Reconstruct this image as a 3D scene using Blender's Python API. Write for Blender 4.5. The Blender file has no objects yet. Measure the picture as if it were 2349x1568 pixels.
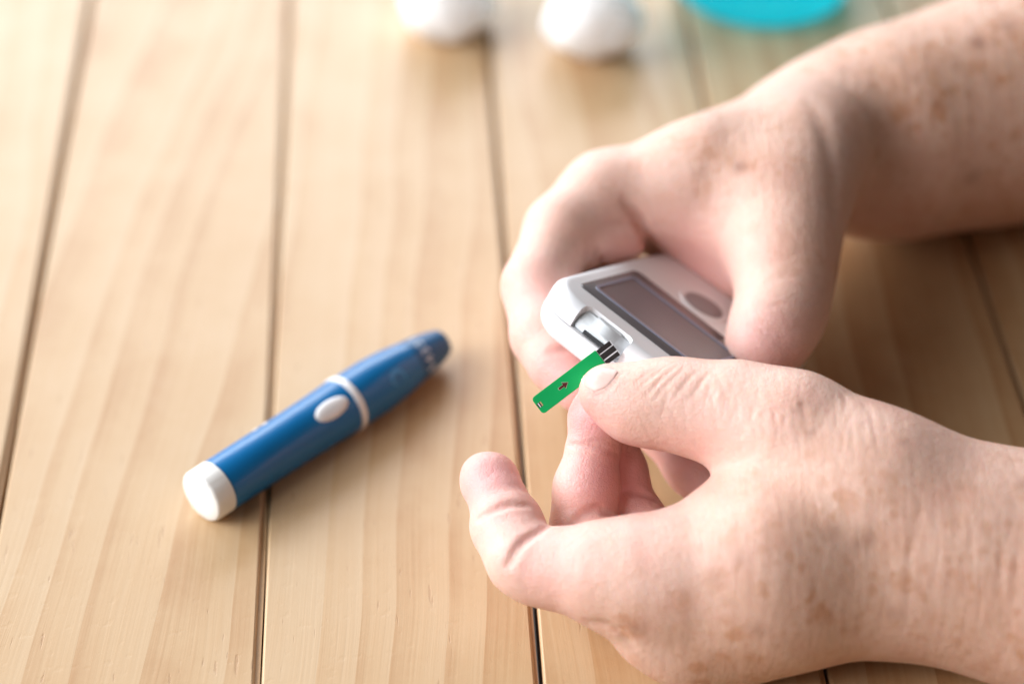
import bpy, bmesh, math, random
import numpy as np
from mathutils import Vector, Matrix, noise as mnoise

random.seed(7)
C = bpy.context.scene
COL = C.collection
R = math.radians

# ------------------------------------------------------------------ camera
PITCH = R(39.1)
DIST = 0.70                      # camera to the table point in the middle of the picture
SN, CS = math.sin(PITCH), math.cos(PITCH)
CAM = np.array([0.0, -DIST * CS, DIST * SN])
cam_d = bpy.data.cameras.new('camera')
cam_d.lens = 80.0
cam_d.sensor_width = 36.0
cam_d.clip_start = 0.01
cam_d.clip_end = 50.0
cam_d.dof.use_dof = True
cam_d.dof.focus_distance = 0.604
cam_d.dof.aperture_fstop = 4.1
cam = bpy.data.objects.new('camera', cam_d)
COL.objects.link(cam)
cam.location = CAM
cam.rotation_euler = (math.pi / 2 - PITCH, 0, 0)
C.camera = cam

# ------------------------------------------------------------------ world and lamps
w = bpy.data.worlds.new('World')
C.world = w
w.use_nodes = True
bg = w.node_tree.nodes['Background']
bg.inputs[0].default_value = (1.0, 0.90, 0.80, 1)
bg.inputs[1].default_value = 0.095

def lamp(name, loc, aim, sx, sy, power, col):
    d = bpy.data.lights.new(name, 'AREA')
    d.shape = 'RECTANGLE'
    d.size, d.size_y = sx, sy
    d.energy = power
    d.color = col
    o = bpy.data.objects.new(name, d)
    COL.objects.link(o)
    o.location = loc
    o.rotation_euler = (Vector(aim) - Vector(loc)).to_track_quat('-Z', 'Y').to_euler()
    return o

lamp('window_light', (-2.1, 0.10, 0.98), (0, 0, 0.02), 2.2, 1.2, 86, (0.94, 0.965, 1.0))
lamp('back_window_light', (-0.9, 2.35, 1.22), (0, 0, 0.0), 3.2, 1.3, 96, (0.93, 0.96, 1.0))

lamp('fill_light', (-1.5, -0.8, 1.25), (-0.02, 0, 0.03), 1.2, 1.2, 25, (0.97, 0.98, 1.0))  # added fill from the front left, brightens the near hand
C.view_settings.view_transform = 'Standard'
C.view_settings.look = 'None'
C.view_settings.exposure = 0.0
C.view_settings.gamma = 1.0
C.cycles.max_bounces = 8
C.cycles.use_denoising = True

# ------------------------------------------------------------------ geometry helpers
FPX = 80.0 / 36.0 * 2349.0
CX, CY = 1174.5, 784.0

def at(px, py, d):
    """point seen at px, py of the photograph at a distance d along the view axis"""
    x = (px - CX) / FPX * d
    y = -(py - CY) / FPX * d
    return CAM + x * np.array([1.0, 0, 0]) + y * np.array([0, SN, CS]) + d * np.array([0, CS, -SN])

def on_plane(px, py, z):
    k = SN + (py - CY) / FPX * CS
    return at(px, py, (CAM[2] - z) / k)

def cdir(x, y, z):
    """camera space direction (right, up, towards the viewer) in the world"""
    v = x * np.array([1.0, 0, 0]) + y * np.array([0, SN, CS]) + z * np.array([0, -CS, SN])
    return v / np.linalg.norm(v)

def tag(o, label=None, cat=None, group=None, kind=None):
    if label: o['label'] = label
    if cat: o['category'] = cat
    if group: o['group'] = group
    if kind: o['kind'] = kind
    return o

def empty(name, loc=(0, 0, 0)):
    o = bpy.data.objects.new(name, None)
    COL.objects.link(o)
    o.location = loc
    o.empty_display_size = 0.01
    return o

def mesh_obj(name, verts, faces, mats, parent=None, smooth=True, mat_idx=None):
    me = bpy.data.meshes.new(name)
    me.from_pydata([tuple(map(float, v)) for v in verts], [], [tuple(int(i) for i in f) for f in faces])
    for m in (mats if isinstance(mats, (list, tuple)) else [mats]):
        me.materials.append(m)
    if mat_idx is not None:
        me.polygons.foreach_set('material_index', np.array(mat_idx, dtype=np.int32))
    if smooth:
        me.polygons.foreach_set('use_smooth', np.ones(len(me.polygons), dtype=bool))
    me.update()
    o = bpy.data.objects.new(name, me)
    COL.objects.link(o)
    if parent is not None:
        o.parent = parent
    return o

def auto_smooth(o, ang=35):
    """sharp edges where the surface turns hard"""
    me = o.data
    bm = bmesh.new(); bm.from_mesh(me)
    bmesh.ops.recalc_face_normals(bm, faces=bm.faces)
    for e in bm.edges:
        if len(e.link_faces) == 2 and e.calc_face_angle(0) > R(ang):
            e.smooth = False
    bm.to_mesh(me); bm.free()
    return o

def frame_matrix(o, x, y, z, k=1.0):
    m = Matrix.Identity(4)
    x, y, z = x * k, y * k, z * k
    for i in range(3):
        m[i][0], m[i][1], m[i][2], m[i][3] = x[i], y[i], z[i], o[i]
    return m

# ------------------------------------------------------------------ materials
class NT:
    def __init__(s, name):
        s.m = bpy.data.materials.new(name)
        s.m.use_nodes = True
        s.t = s.m.node_tree
        s.b = s.t.nodes['Principled BSDF']
    def n(s, typ, **kw):
        nd = s.t.nodes.new(typ)
        for k, v in kw.items():
            if k.startswith('i_'):
                nd.inputs[k[2:].replace('_', ' ')].default_value = v
            else:
                setattr(nd, k, v)
        return nd
    def l(s, a, b):
        s.t.links.new(a, b)
    def math(s, op, a, b=None, clamp=False):
        nd = s.t.nodes.new('ShaderNodeMath'); nd.operation = op; nd.use_clamp = clamp
        for i, v in enumerate((a, b)):
            if v is None: continue
            if isinstance(v, (int, float)): nd.inputs[i].default_value = v
            else: s.l(v, nd.inputs[i])
        return nd.outputs[0]
    def mix(s, f, a, b, mode='MIX'):
        nd = s.t.nodes.new('ShaderNodeMix'); nd.data_type = 'RGBA'; nd.blend_type = mode
        for i, v in ((0, f), (6, a), (7, b)):
            if isinstance(v, (int, float)): nd.inputs[i].default_value = v
            elif isinstance(v, tuple): nd.inputs[i].default_value = v + (1,) if len(v) == 3 else v
            else: s.l(v, nd.inputs[i])
        return nd.outputs[2]
    def ramp(s, f, stops):
        nd = s.t.nodes.new('ShaderNodeValToRGB')
        e = nd.color_ramp.elements
        while len(e) > 1: e.remove(e[-1])
        for i, (p, c) in enumerate(stops):
            x = e[0] if i == 0 else e.new(p)
            x.position = p
            x.color = (c, c, c, 1) if isinstance(c, (int, float)) else c + (1,)
        s.l(f, nd.inputs[0])
        return nd.outputs[0]
    def set(s, **kw):
        for k, v in kw.items():
            i = s.b.inputs[k.replace('_', ' ')]
            if isinstance(v, (int, float)): i.default_value = v
            elif isinstance(v, tuple): i.default_value = v + (1,) if len(v) == 3 and i.type == 'RGBA' else v
            else: s.l(v, i)

def plastic(name, col, rough=0.35, var=0.04, bump=0.02, scale=900, **kw):
    t = NT(name)
    tc = t.n('ShaderNodeTexCoord')
    nz = t.n('ShaderNodeTexNoise', i_Scale=scale * 0.12, i_Detail=4.0)
    t.l(tc.outputs['Object'], nz.inputs['Vector'])
    c = t.mix(nz.outputs[0], tuple(x * (1 - var) for x in col), tuple(min(1, x * (1 + var)) for x in col))
    n2 = t.n('ShaderNodeTexNoise', i_Scale=float(scale), i_Detail=3.0)
    t.l(tc.outputs['Object'], n2.inputs['Vector'])
    bp = t.n('ShaderNodeBump', i_Strength=bump, i_Distance=0.001)
    t.l(n2.outputs[0], bp.inputs['Height'])
    rg = t.math('ADD', t.math('MULTIPLY', nz.outputs[0], 0.12), rough - 0.06)
    t.set(Base_Color=c, Roughness=rg, Normal=bp.outputs[0], **kw)
    return t.m

def wood_material():
    t = NT('pine_wood')
    tc = t.n('ShaderNodeTexCoord')
    at_s = t.n('ShaderNodeAttribute', attribute_type='OBJECT', attribute_name='slant')
    at_o = t.n('ShaderNodeAttribute', attribute_type='OBJECT', attribute_name='shift')
    at_t = t.n('ShaderNodeAttribute', attribute_type='OBJECT', attribute_name='tone')
    sep = t.n('ShaderNodeSeparateXYZ')
    t.l(tc.outputs['Object'], sep.inputs[0])
    X, Y = sep.outputs[0], sep.outputs[1]
    # slow wander of the growth lines along the plank
    wv = t.n('ShaderNodeCombineXYZ')
    t.l(t.math('MULTIPLY', X, 9.0), wv.inputs[0]); t.l(t.math('MULTIPLY', Y, 5.0), wv.inputs[1]); t.l(at_o.outputs['Fac'], wv.inputs[2])
    wn = t.n('ShaderNodeTexNoise', i_Scale=1.0, i_Detail=2.0)
    t.l(wv.outputs[0], wn.inputs['Vector'])
    wob = t.math('MULTIPLY', t.math('SUBTRACT', wn.outputs[0], 0.5), 0.022)
    xs = t.math('ADD', t.math('ADD', X, t.math('MULTIPLY', Y, at_s.outputs['Fac'])), wob)
    # blotches
    mn = t.n('ShaderNodeTexNoise', i_Scale=22.0, i_Detail=5.0, i_Roughness=0.6)
    t.l(tc.outputs['Object'], mn.inputs['Vector'])
    # broad bands
    bv = t.n('ShaderNodeCombineXYZ')
    t.l(t.math('MULTIPLY', xs, 38.0), bv.inputs[0]); t.l(t.math('MULTIPLY', Y, 0.8), bv.inputs[1]); t.l(at_o.outputs['Fac'], bv.inputs[2])
    bn = t.n('ShaderNodeTexNoise', i_Scale=1.0, i_Detail=1.5, i_Roughness=0.45)
    t.l(bv.outputs[0], bn.inputs['Vector'])
    # saw-like growth bands: soft on one side, sharp on the other
    ph = t.math('ADD', t.math('MULTIPLY', xs, 58.0), t.math('MULTIPLY', bn.outputs[0], 2.8))
    saw = t.math('SUBTRACT', 1.0, t.math('FRACT', ph))
    saw = t.math('MULTIPLY', t.math('POWER', saw, 1.2), t.math('ADD', 0.45, t.math('MULTIPLY', mn.outputs[0], 1.1)))
    # fine fibre
    fv = t.n('ShaderNodeCombineXYZ')
    t.l(t.math('MULTIPLY', xs, 900.0), fv.inputs[0]); t.l(t.math('MULTIPLY', Y, 14.0), fv.inputs[1]); t.l(at_o.outputs['Fac'], fv.inputs[2])
    fn = t.n('ShaderNodeTexNoise', i_Scale=1.0, i_Detail=4.0, i_Roughness=0.6)
    t.l(fv.outputs[0], fn.inputs['Vector'])
    # pores: short dark dashes along the grain
    pv = t.n('ShaderNodeCombineXYZ')
    t.l(t.math('MULTIPLY', X, 760.0), pv.inputs[0]); t.l(t.math('MULTIPLY', Y, 80.0), pv.inputs[1]); t.l(at_o.outputs['Fac'], pv.inputs[2])
    pn = t.n('ShaderNodeTexNoise', i_Scale=1.0, i_Detail=2.0)
    t.l(pv.outputs[0], pn.inputs['Vector'])
    pore = t.ramp(pn.outputs[0], [(0.0, 1.0), (0.27, 1.0), (0.31, 0.0), (1.0, 0.0)])
    # small round knots
    vo = t.n('ShaderNodeTexVoronoi', i_Scale=26.0)
    vv = t.n('ShaderNodeVectorMath', operation='MULTIPLY'); vv.inputs[1].default_value = (1, 0.7, 1)
    t.l(tc.outputs['Object'], vv.inputs[0]); t.l(vv.outputs[0], vo.inputs['Vector'])
    knot = t.ramp(vo.outputs['Distance'], [(0.0, 1.0), (0.025, 0.9), (0.06, 0.0), (1.0, 0.0)])
    kc = t.n('ShaderNodeSeparateColor'); t.l(vo.outputs['Color'], kc.inputs[0])
    knot = t.math('MULTIPLY', knot, t.math('GREATER_THAN', kc.outputs[0], 0.6))
    f = t.math('ADD', t.math('ADD', t.math('MULTIPLY', bn.outputs[0], 0.40), t.math('MULTIPLY', saw, 0.34)),
               t.math('MULTIPLY', t.math('SUBTRACT', fn.outputs[0], 0.5), 0.34))
    f = t.math('ADD', f, t.math('MULTIPLY', t.math('SUBTRACT', mn.outputs[0], 0.5), 0.5))
    f = t.math('ADD', f, at_t.outputs['Fac'], clamp=True)
    col = t.ramp(f, [(0.0, (0.585, 0.420, 0.255)), (0.35, (0.54, 0.355, 0.190)), (0.65, (0.45, 0.255, 0.115)), (1.0, (0.33, 0.16, 0.06))])
    col = t.mix(t.math('MULTIPLY', pore, 0.35), col, (0.34, 0.17, 0.08))
    col = t.mix(t.math('MULTIPLY', knot, 0.65), col, (0.28, 0.12, 0.05))
    # worn pale patches in the varnish
    pm = t.ramp(mn.outputs[0], [(0.0, 0.0), (0.58, 0.0), (0.75, 1.0), (1.0, 1.0)])
    col = t.mix(t.math('MULTIPLY', pm, 0.25), col, (0.76, 0.60, 0.42))
    h = t.math('ADD', t.math('MULTIPLY', fn.outputs[0], 0.6), t.math('MULTIPLY', pore, -0.5))
    dn = t.n('ShaderNodeTexNoise', i_Scale=260.0, i_Detail=3.0)
    t.l(tc.outputs['Object'], dn.inputs['Vector'])
    dent = t.ramp(dn.outputs[0], [(0.0, 0.0), (0.33, 0.0), (0.4, 1.0), (1.0, 1.0)])
    h = t.math('ADD', h, t.math('MULTIPLY', dent, 0.15))
    bp = t.n('ShaderNodeBump', i_Strength=0.28, i_Distance=0.0004)
    t.l(h, bp.inputs['Height'])
    rg = t.math('ADD', t.math('MULTIPLY', mn.outputs[0], 0.16), 0.34)
    t.set(Base_Color=col, Roughness=rg, Normal=bp.outputs[0], Specular_IOR_Level=0.56)
    return t.m

def skin_material():
    t = NT('freckled_skin')
    tc = t.n('ShaderNodeTexCoord')
    P = tc.outputs['Object']
    ap = t.n('ShaderNodeAttribute', attribute_name='pink')
    asp = t.n('ShaderNodeAttribute', attribute_name='spots')
    am = t.n('ShaderNodeAttribute', attribute_name='mole')
    n1 = t.n('ShaderNodeTexNoise', i_Scale=70.0, i_Detail=4.0, i_Roughness=0.55); t.l(P, n1.inputs['Vector'])
    n2 = t.n('ShaderNodeTexNoise', i_Scale=130.0, i_Detail=5.0, i_Roughness=0.5); t.l(P, n2.inputs['Vector'])
    n3 = t.n('ShaderNodeTexNoise', i_Scale=420.0, i_Detail=3.0, i_Roughness=0.6); t.l(P, n3.inputs['Vector'])
    base = t.ramp(n1.outputs[0], [(0.25, (0.81, 0.55, 0.46)), (0.5, (0.795, 0.515, 0.42)), (0.75, (0.765, 0.44, 0.36))])
    base = t.mix(t.ramp(n3.outputs[0], [(0.35, 0.0), (0.7, 0.16)]), base, (0.66, 0.34, 0.26))
    # pink finger pads and knuckles
    base = t.mix(t.math('MULTIPLY', ap.outputs['Fac'], 0.8, clamp=True), base, (0.77, 0.35, 0.35))
    base = t.mix(t.math('MULTIPLY', asp.outputs['Fac'], 0.5, clamp=True), base, (0.73, 0.455, 0.315))
    # age spots where the backs of the hands carry them
    def freckles(scale, dist, keep, soft):
        wv = t.n('ShaderNodeVectorMath', operation='MULTIPLY_ADD')
        wn = t.n('ShaderNodeTexNoise', i_Scale=scale * 1.9, i_Detail=3.0, i_Roughness=0.6)
        t.l(P, wn.inputs['Vector'])
        t.l(wn.outputs['Color'], wv.inputs[0]); wv.inputs[1].default_value = (0.9 / scale,) * 3; t.l(P, wv.inputs[2])
        v = t.n('ShaderNodeTexVoronoi', i_Scale=scale); t.l(wv.outputs[0], v.inputs['Vector'])
        sc = t.n('ShaderNodeSeparateColor'); t.l(v.outputs['Color'], sc.inputs[0])
        rad = t.math('ADD', t.math('MULTIPLY', sc.outputs[0], dist), 0.06)
        f = t.math('SUBTRACT', 1.0, t.math('DIVIDE', v.outputs['Distance'], rad), clamp=True)
        f = t.math('MULTIPLY', t.math('MULTIPLY', f, soft, clamp=True), t.math('GREATER_THAN', sc.outputs[1], keep))
        return t.math('MULTIPLY', f, t.math('ADD', t.math('MULTIPLY', sc.outputs[2], 0.7), 0.3))
    fk = t.math('ADD', freckles(150.0, 0.85, 0.3, 1.5), t.math('MULTIPLY', freckles(330.0, 0.85, 0.25, 1.8), 0.75), clamp=True)
    mott = t.ramp(n2.outputs[0], [(0.40, 0.0), (0.70, 0.38)])
    s1 = t.math('MULTIPLY', t.math('MAXIMUM', fk, mott), asp.outputs['Fac'], clamp=True)
    base = t.mix(t.math('MULTIPLY', s1, 0.82), base, (0.55, 0.235, 0.11))
    base = t.mix(t.math('MULTIPLY', am.outputs['Fac'], 0.8, clamp=True), base, (0.30, 0.12, 0.075))
    vo = t.n('ShaderNodeTexVoronoi', i_Scale=1500.0); t.l(P, vo.inputs['Vector'])
    vo.feature = 'DISTANCE_TO_EDGE'
    v2 = t.n('ShaderNodeTexVoronoi', i_Scale=620.0); t.l(P, v2.inputs['Vector'])
    v2.feature = 'DISTANCE_TO_EDGE'
    h = t.math('ADD', t.math('MINIMUM', vo.outputs['Distance'], 0.12), t.math('MULTIPLY', t.math('MINIMUM', v2.outputs['Distance'], 0.1), 1.5))
    h = t.math('ADD', t.math('MULTIPLY', h, 1.7), t.math('MULTIPLY', n3.outputs[0], 1.4))
    # soft drawn-out skin folds over the backs of the hands
    fv = t.n('ShaderNodeVectorMath', operation='MULTIPLY'); fv.inputs[1].default_value = (420, 60, 60)
    t.l(P, fv.inputs[0])
    fo = t.n('ShaderNodeTexNoise', i_Scale=1.0, i_Detail=3.0, i_Distortion=0.4); t.l(fv.outputs[0], fo.inputs['Vector'])
    h = t.math('ADD', h, t.math('MULTIPLY', t.math('MULTIPLY', fo.outputs[0], asp.outputs['Fac']), 2.4))
    bp = t.n('ShaderNodeBump', i_Strength=0.42, i_Distance=0.0005)
    t.l(h, bp.inputs['Height'])
    rg = t.math('ADD', t.math('MULTIPLY', n3.outputs[0], 0.2), 0.36)
    t.set(Base_Color=base, Roughness=rg, Normal=bp.outputs[0], Specular_IOR_Level=0.62,
          Subsurface_Weight=0.42, Subsurface_Radius=(0.0036, 0.0014, 0.0008), Subsurface_Scale=1.0)
    return t.m

M_wood = wood_material()
M_skin = skin_material()
M_lip = plastic('shaded_wood_edge', (0.56, 0.35, 0.18), 0.6, 0.2, 0.1, 600)  # lip brown, with shade of the plank gaps partly put into it
M_blue = plastic('blue_plastic', (0.0, 0.138, 0.365), 0.3, 0.05, 0.01)
M_bluedark = plastic('dark_blue_plastic', (0.0, 0.085, 0.23), 0.4, 0.05, 0.01)
M_white = plastic('white_plastic', (0.84, 0.84, 0.85), 0.3, 0.02, 0.01)
M_whitecap = plastic('white_cap_plastic', (0.86, 0.85, 0.82), 0.4, 0.03, 0.03)
M_shell = plastic('white_meter_plastic', (0.80, 0.80, 0.82), 0.34, 0.02, 0.03)
M_grey = plastic('pale_grey_plastic', (0.68, 0.71, 0.73), 0.3, 0.02, 0.02)
M_bezel = plastic('smoky_bezel_plastic', (0.13, 0.115, 0.12), 0.14, 0.05, 0.0)
M_lcd = plastic('dark_lcd', (0.105, 0.098, 0.115), 0.14, 0.06, 0.0)
M_rim = plastic('blue_grey_rim', (0.20, 0.21, 0.28), 0.25, 0.04, 0.0)
M_black = plastic('black_plastic', (0.012, 0.012, 0.014), 0.4)
M_btn = plastic('grey_button', (0.24, 0.21, 0.22), 0.35, 0.04, 0.02)
M_green = plastic('green_film', (0.0, 0.42, 0.11), 0.42, 0.08, 0.04)
M_carbon = plastic('carbon_ink', (0.022, 0.018, 0.018), 0.5, 0.2, 0.05, 3000)
M_arrow = plastic('dark_red_ink', (0.10, 0.012, 0.012), 0.5)
M_film = plastic('clear_white_film', (0.82, 0.84, 0.88), 0.3)
M_gold = plastic('gold_ink', (0.55, 0.40, 0.20), 0.4)
M_emblem = plastic('mid_blue_print', (0.03, 0.26, 0.56), 0.4)
M_print = plastic('pale_blue_print', (0.75, 0.84, 0.95), 0.4)

def nail_material():
    t = NT('fingernail')
    tc = t.n('ShaderNodeTexCoord')
    mp = t.n('ShaderNodeVectorMath', operation='MULTIPLY'); mp.inputs[1].default_value = (6.0, 46.0, 1.0)
    t.l(tc.outputs['UV'], mp.inputs[0])
    nz = t.n('ShaderNodeTexNoise', i_Scale=1.0, i_Detail=3.0)
    t.l(mp.outputs[0], nz.inputs['Vector'])
    sep = t.n('ShaderNodeSeparateXYZ'); t.l(tc.outputs['UV'], sep.inputs[0])
    edge = t.ramp(sep.outputs[0], [(0.0, 1.0), (0.10, 0.9), (0.22, 0.0), (1.0, 0.0)])
    col = t.mix(nz.outputs[0], (0.74, 0.44, 0.38), (0.78, 0.51, 0.45))
    col = t.mix(edge, col, (0.86, 0.79, 0.72))
    bp = t.n('ShaderNodeBump', i_Strength=0.35, i_Distance=0.0003)
    t.l(nz.outputs[0], bp.inputs['Height'])
    t.set(Base_Color=col, Roughness=0.28, Normal=bp.outputs[0], Subsurface_Weight=0.2, Subsurface_Radius=(0.002, 0.001, 0.0007), Subsurface_Scale=1.0)
    return t.m
M_nail = nail_material()

def cotton_material():
    t = NT('cotton')
    tc = t.n('ShaderNodeTexCoord')
    nz = t.n('ShaderNodeTexNoise', i_Scale=400.0, i_Detail=6.0, i_Roughness=0.7)
    t.l(tc.outputs['Object'], nz.inputs['Vector'])
    bp = t.n('ShaderNodeBump', i_Strength=0.7, i_Distance=0.002)
    t.l(nz.outputs[0], bp.inputs['Height'])
    c = t.mix(nz.outputs[0], (0.96, 0.96, 0.97), (0.98, 0.98, 0.98))
    t.set(Base_Color=c, Roughness=1.0, Specular_IOR_Level=0.0, Normal=bp.outputs[0], Subsurface_Weight=1.0, Subsurface_Radius=(0.05, 0.048, 0.046), Subsurface_Scale=1.0)
    return t.m
M_cotton = cotton_material()

def tinted(name, col, dens, tr=0.5):
    """see-through coloured liquid or plastic that lets coloured light through"""
    t = NT(name)
    tr_n = t.n('ShaderNodeBsdfTransparent'); tr_n.inputs[0].default_value = dens + (1,)
    tl = t.n('ShaderNodeBsdfTranslucent'); tl.inputs[0].default_value = col + (1,)
    t.set(Base_Color=col, Roughness=0.12)
    a = t.n('ShaderNodeMixShader'); a.inputs[0].default_value = 0.68
    t.l(t.b.outputs[0], a.inputs[1]); t.l(tl.outputs[0], a.inputs[2])
    b = t.n('ShaderNodeMixShader'); b.inputs[0].default_value = tr
    t.l(a.outputs[0], b.inputs[1]); t.l(tr_n.outputs[0], b.inputs[2])
    t.l(b.outputs[0], t.t.nodes['Material Output'].inputs[0])
    return t.m
M_liquid = tinted('cyan_liquid', (0.0, 0.84, 1.0), (0.48, 0.98, 0.97), 0.36)
M_clear = tinted('clear_bottle_plastic', (0.55, 0.85, 0.95), (0.97, 0.99, 1.0), 0.93)

# ------------------------------------------------------------------ table of planks
table = tag(empty('table'), 'pale pine table top of parallel planks with dark gaps, seen from above', 'table')
YAW = math.atan2(344, 6730)
table.rotation_euler = (0, 0, YAW)
#        right edge of the plank, lip width, dark gap
edges = [(-0.2240, 0.0014, 0.0008), (-0.1485, 0.0010, 0.0015), (-0.0732, 0.0014, 0.0005), (0.0, 0.0008, 0.0012),
         (0.0745, 0.0010, 0.0009), (0.1510, 0.0007, 0.0010), (0.2270, 0.0010, 0.0009), (0.3030, 0.0010, 0.0009), (0.3790, 0.0010, 0.0009)]
slants = [0.02, 0.03, -0.14, -0.05, 0.04, -0.03, 0.05, 0.0, 0.02, 0.0]
tones = [0.02, -0.10, 0.0, -0.03, 0.03, 0.16, 0.12, 0.05, 0.0, 0.0]
x0 = -0.30
for i, (xe, lip, gap) in enumerate(edges):
    xr = xe - (lip + gap) / 2
    c = 0.0007
    prof = [(x0, -0.020), (x0, -0.0009), (x0 + c * 0.35, -0.0003), (x0 + c, 0.0), (xr - c, 0.0), (xr - c * 0.35, -0.0003), (xr, -0.0009),
            (xr, -0.0012), (xr + lip, -0.0012), (xr + lip, -0.020)]
    xm = (x0 + xr) / 2
    Y0, Y1 = -0.42, 0.95
    ny = 2
    ys = [Y0, Y1]
    verts, faces, mi = [], [], []
    for y in ys:
        for (px_, pz_) in prof:
            verts.append((px_ - xm, y, pz_))
    n = len(prof)
    for k in range(n):
        k2 = (k + 1) % n
        faces.append((k, k2, n + k2, n + k))
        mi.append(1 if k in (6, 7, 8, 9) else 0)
    faces.append(tuple(range(n))[::-1]); mi.append(0)
    faces.append(tuple(range(n, 2 * n))); mi.append(0)
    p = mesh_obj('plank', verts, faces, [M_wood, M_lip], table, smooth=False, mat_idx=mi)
    auto_smooth(p, 60)
    p.location = (xm, 0, random.uniform(-0.0002, 0.0))
    p['slant'] = slants[i]; p['shift'] = 3.7 * i + 1.3; p['tone'] = tones[i]
    x0 = xr + lip + gap
# cross rails that carry the planks
for yb in (-0.36, 0.30, 0.88):
    vs = [(x, y, z) for x in (-0.30, 0.376) for y in (yb, yb + 0.06) for z in (-0.05, -0.0205)]
    fs = [(0, 1, 3, 2), (4, 6, 7, 5), (0, 4, 5, 1), (2, 3, 7, 6), (0, 2, 6, 4), (1, 5, 7, 3)]
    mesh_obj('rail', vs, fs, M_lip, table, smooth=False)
floor = mesh_obj('floor', [(-3, -3, -0.75), (3, -3, -0.75), (3, 4, -0.75), (-3, 4, -0.75)], [(0, 1, 2, 3)],
                 plastic('dark_floor', (0.10, 0.085, 0.075), 0.6, 0.2, 0.1, 60), smooth=False)
tag(floor, kind='structure')

# ------------------------------------------------------------------ lathe
def lathe(profile, seg=64):
    """profile of (s along +Y, radius); closed at both ends when the radius is 0"""
    verts, faces = [], []
    rings = []
    for (s, r) in profile:
        if r <= 1e-6:
            rings.append([len(verts)]); verts.append((0, s, 0))
        else:
            ring = []
            for k in range(seg):
                a = 2 * math.pi * k / seg
                ring.append(len(verts)); verts.append((r * math.cos(a), s, r * math.sin(a)))
            rings.append(ring)
    for a, b in zip(rings[:-1], rings[1:]):
        for k in range(seg):
            k2 = (k + 1) % seg
            if len(a) == 1 and len(b) == 1: continue
            if len(a) == 1: faces.append((a[0], b[k2], b[k]))
            elif len(b) == 1: faces.append((a[k], a[k2], b[0]))
            else: faces.append((a[k], a[k2], b[k2], b[k]))
    return verts, faces

def text_mesh(body, size):
    cu = bpy.data.curves.new('lettering', 'FONT')
    cu.body = body; cu.size = size; cu.align_x = 'CENTER'; cu.align_y = 'CENTER'
    cu.resolution_u = 3
    o = bpy.data.objects.new('lettering', cu)
    COL.objects.link(o)
    dg = bpy.context.evaluated_depsgraph_get()
    me = bpy.data.meshes.new_from_object(o.evaluated_get(dg))
    vs = [tuple(v.co) for v in me.vertices]; fs = [tuple(p.vertices) for p in me.polygons]
    bpy.data.objects.remove(o); bpy.data.meshes.remove(me); bpy.data.curves.remove(cu)
    return vs, fs

# ------------------------------------------------------------------ lancing pen
RE = 0.0086
KS = 0.9135                       # pen and strip were drawn a little over life size
pa = on_plane(459, 1141, RE * KS)
pb = on_plane(1016, 784, 0.0066)
ax = pb - pa; LEN = float(np.linalg.norm(ax)); ax /= LEN; LEN /= KS
side = np.cross(ax, [0, 0, 1.0]); side /= np.linalg.norm(side)
upv = np.cross(side, ax)
pen = tag(empty('lancing_pen'), 'blue lancing pen with white ring and end cap lying across the planks', 'lancing pen')
pen.matrix_world = frame_matrix(pa, side, ax, upv, KS)
print('PEN length', LEN)
S = LEN
prof_body = [(0.068 * S, 0.0), (0.068 * S, RE - 0.0002), (0.075 * S, RE), (0.25 * S, RE + 0.0001), (0.45 * S, RE + 0.0004), (0.562 * S, RE + 0.0008), (0.564 * S, RE + 0.0004), (0.564 * S, 0.0)]
auto_smooth(mesh_obj('barrel', *lathe(prof_body), M_blue, pen))
prof_ring = [(0.565 * S, 0.004), (0.565 * S, RE + 0.0007), (0.567 * S, RE + 0.0011), (0.586 * S, RE + 0.0011), (0.588 * S, RE + 0.0007), (0.588 * S, 0.004)]
auto_smooth(mesh_obj('ring', *lathe(prof_ring), M_white, pen))
prof_cap = [(0.589 * S, 0.0), (0.589 * S, RE + 0.0007), (0.69 * S, RE + 0.0008), (0.78 * S, RE + 0.0001), (0.845 * S, RE - 0.0009), (0.846 * S, 0.0)]
auto_smooth(mesh_obj('cap', *lathe(prof_cap), M_blue, pen))
noz = [(0.847 * S, 0.0), (0.847 * S, RE - 0.0010), (0.90 * S, RE - 0.0016), (0.95 * S, RE - 0.0026), (0.985 * S, RE - 0.0036), (0.994 * S, RE - 0.0040), (0.999 * S, RE - 0.0048), (1.0 * S, 0.0012), (0.995 * S, 0.0010), (0.995 * S, 0.0)]
auto_smooth(mesh_obj('nozzle', *lathe(noz), M_bluedark, pen), 50)
# white end cap with a shallow fluted rim
vs, fs = lathe([(0.0, 0.0), (0.0, RE * 0.5), (0.0001, RE - 0.0008), (0.0004, RE - 0.0003), (0.0012, RE), (0.066 * S, RE + 0.0001), (0.067 * S, RE - 0.0003), (0.067 * S, 0.0)], 96)
vs2 = []
for (x, y, z) in vs:
    r = math.hypot(x, z); a = math.atan2(z, x)
    if y < 0.0026 and r > RE * 0.6:
        k = 1 - 0.022 * max(0, math.cos(a * 13)) ** 2 * (1 - y / 0.0026)
        x *= k; z *= k
    vs2.append((x, y, z))
auto_smooth(mesh_obj('end_cap', vs2, fs, M_whitecap, pen), 50)

def wrap_on_barrel(vs, radius_of, s0, a0, thick=0.0):
    """flat (u along the axis, v round the barrel) onto the barrel"""
    out = []
    for (u, v, *_) in vs:
        r = radius_of(s0 + u) + thick
        a = a0 + v / r
        out.append((r * math.cos(a), s0 + u, r * math.sin(a)))
    return out
def rad_at(profile):
    def f(s):
        ps = sorted([(a, b) for a, b in profile if b > 0.002])
        return float(np.interp(s, [a for a, b in ps], [b for a, b in ps]))
    return f
rb = rad_at(prof_body)
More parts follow.
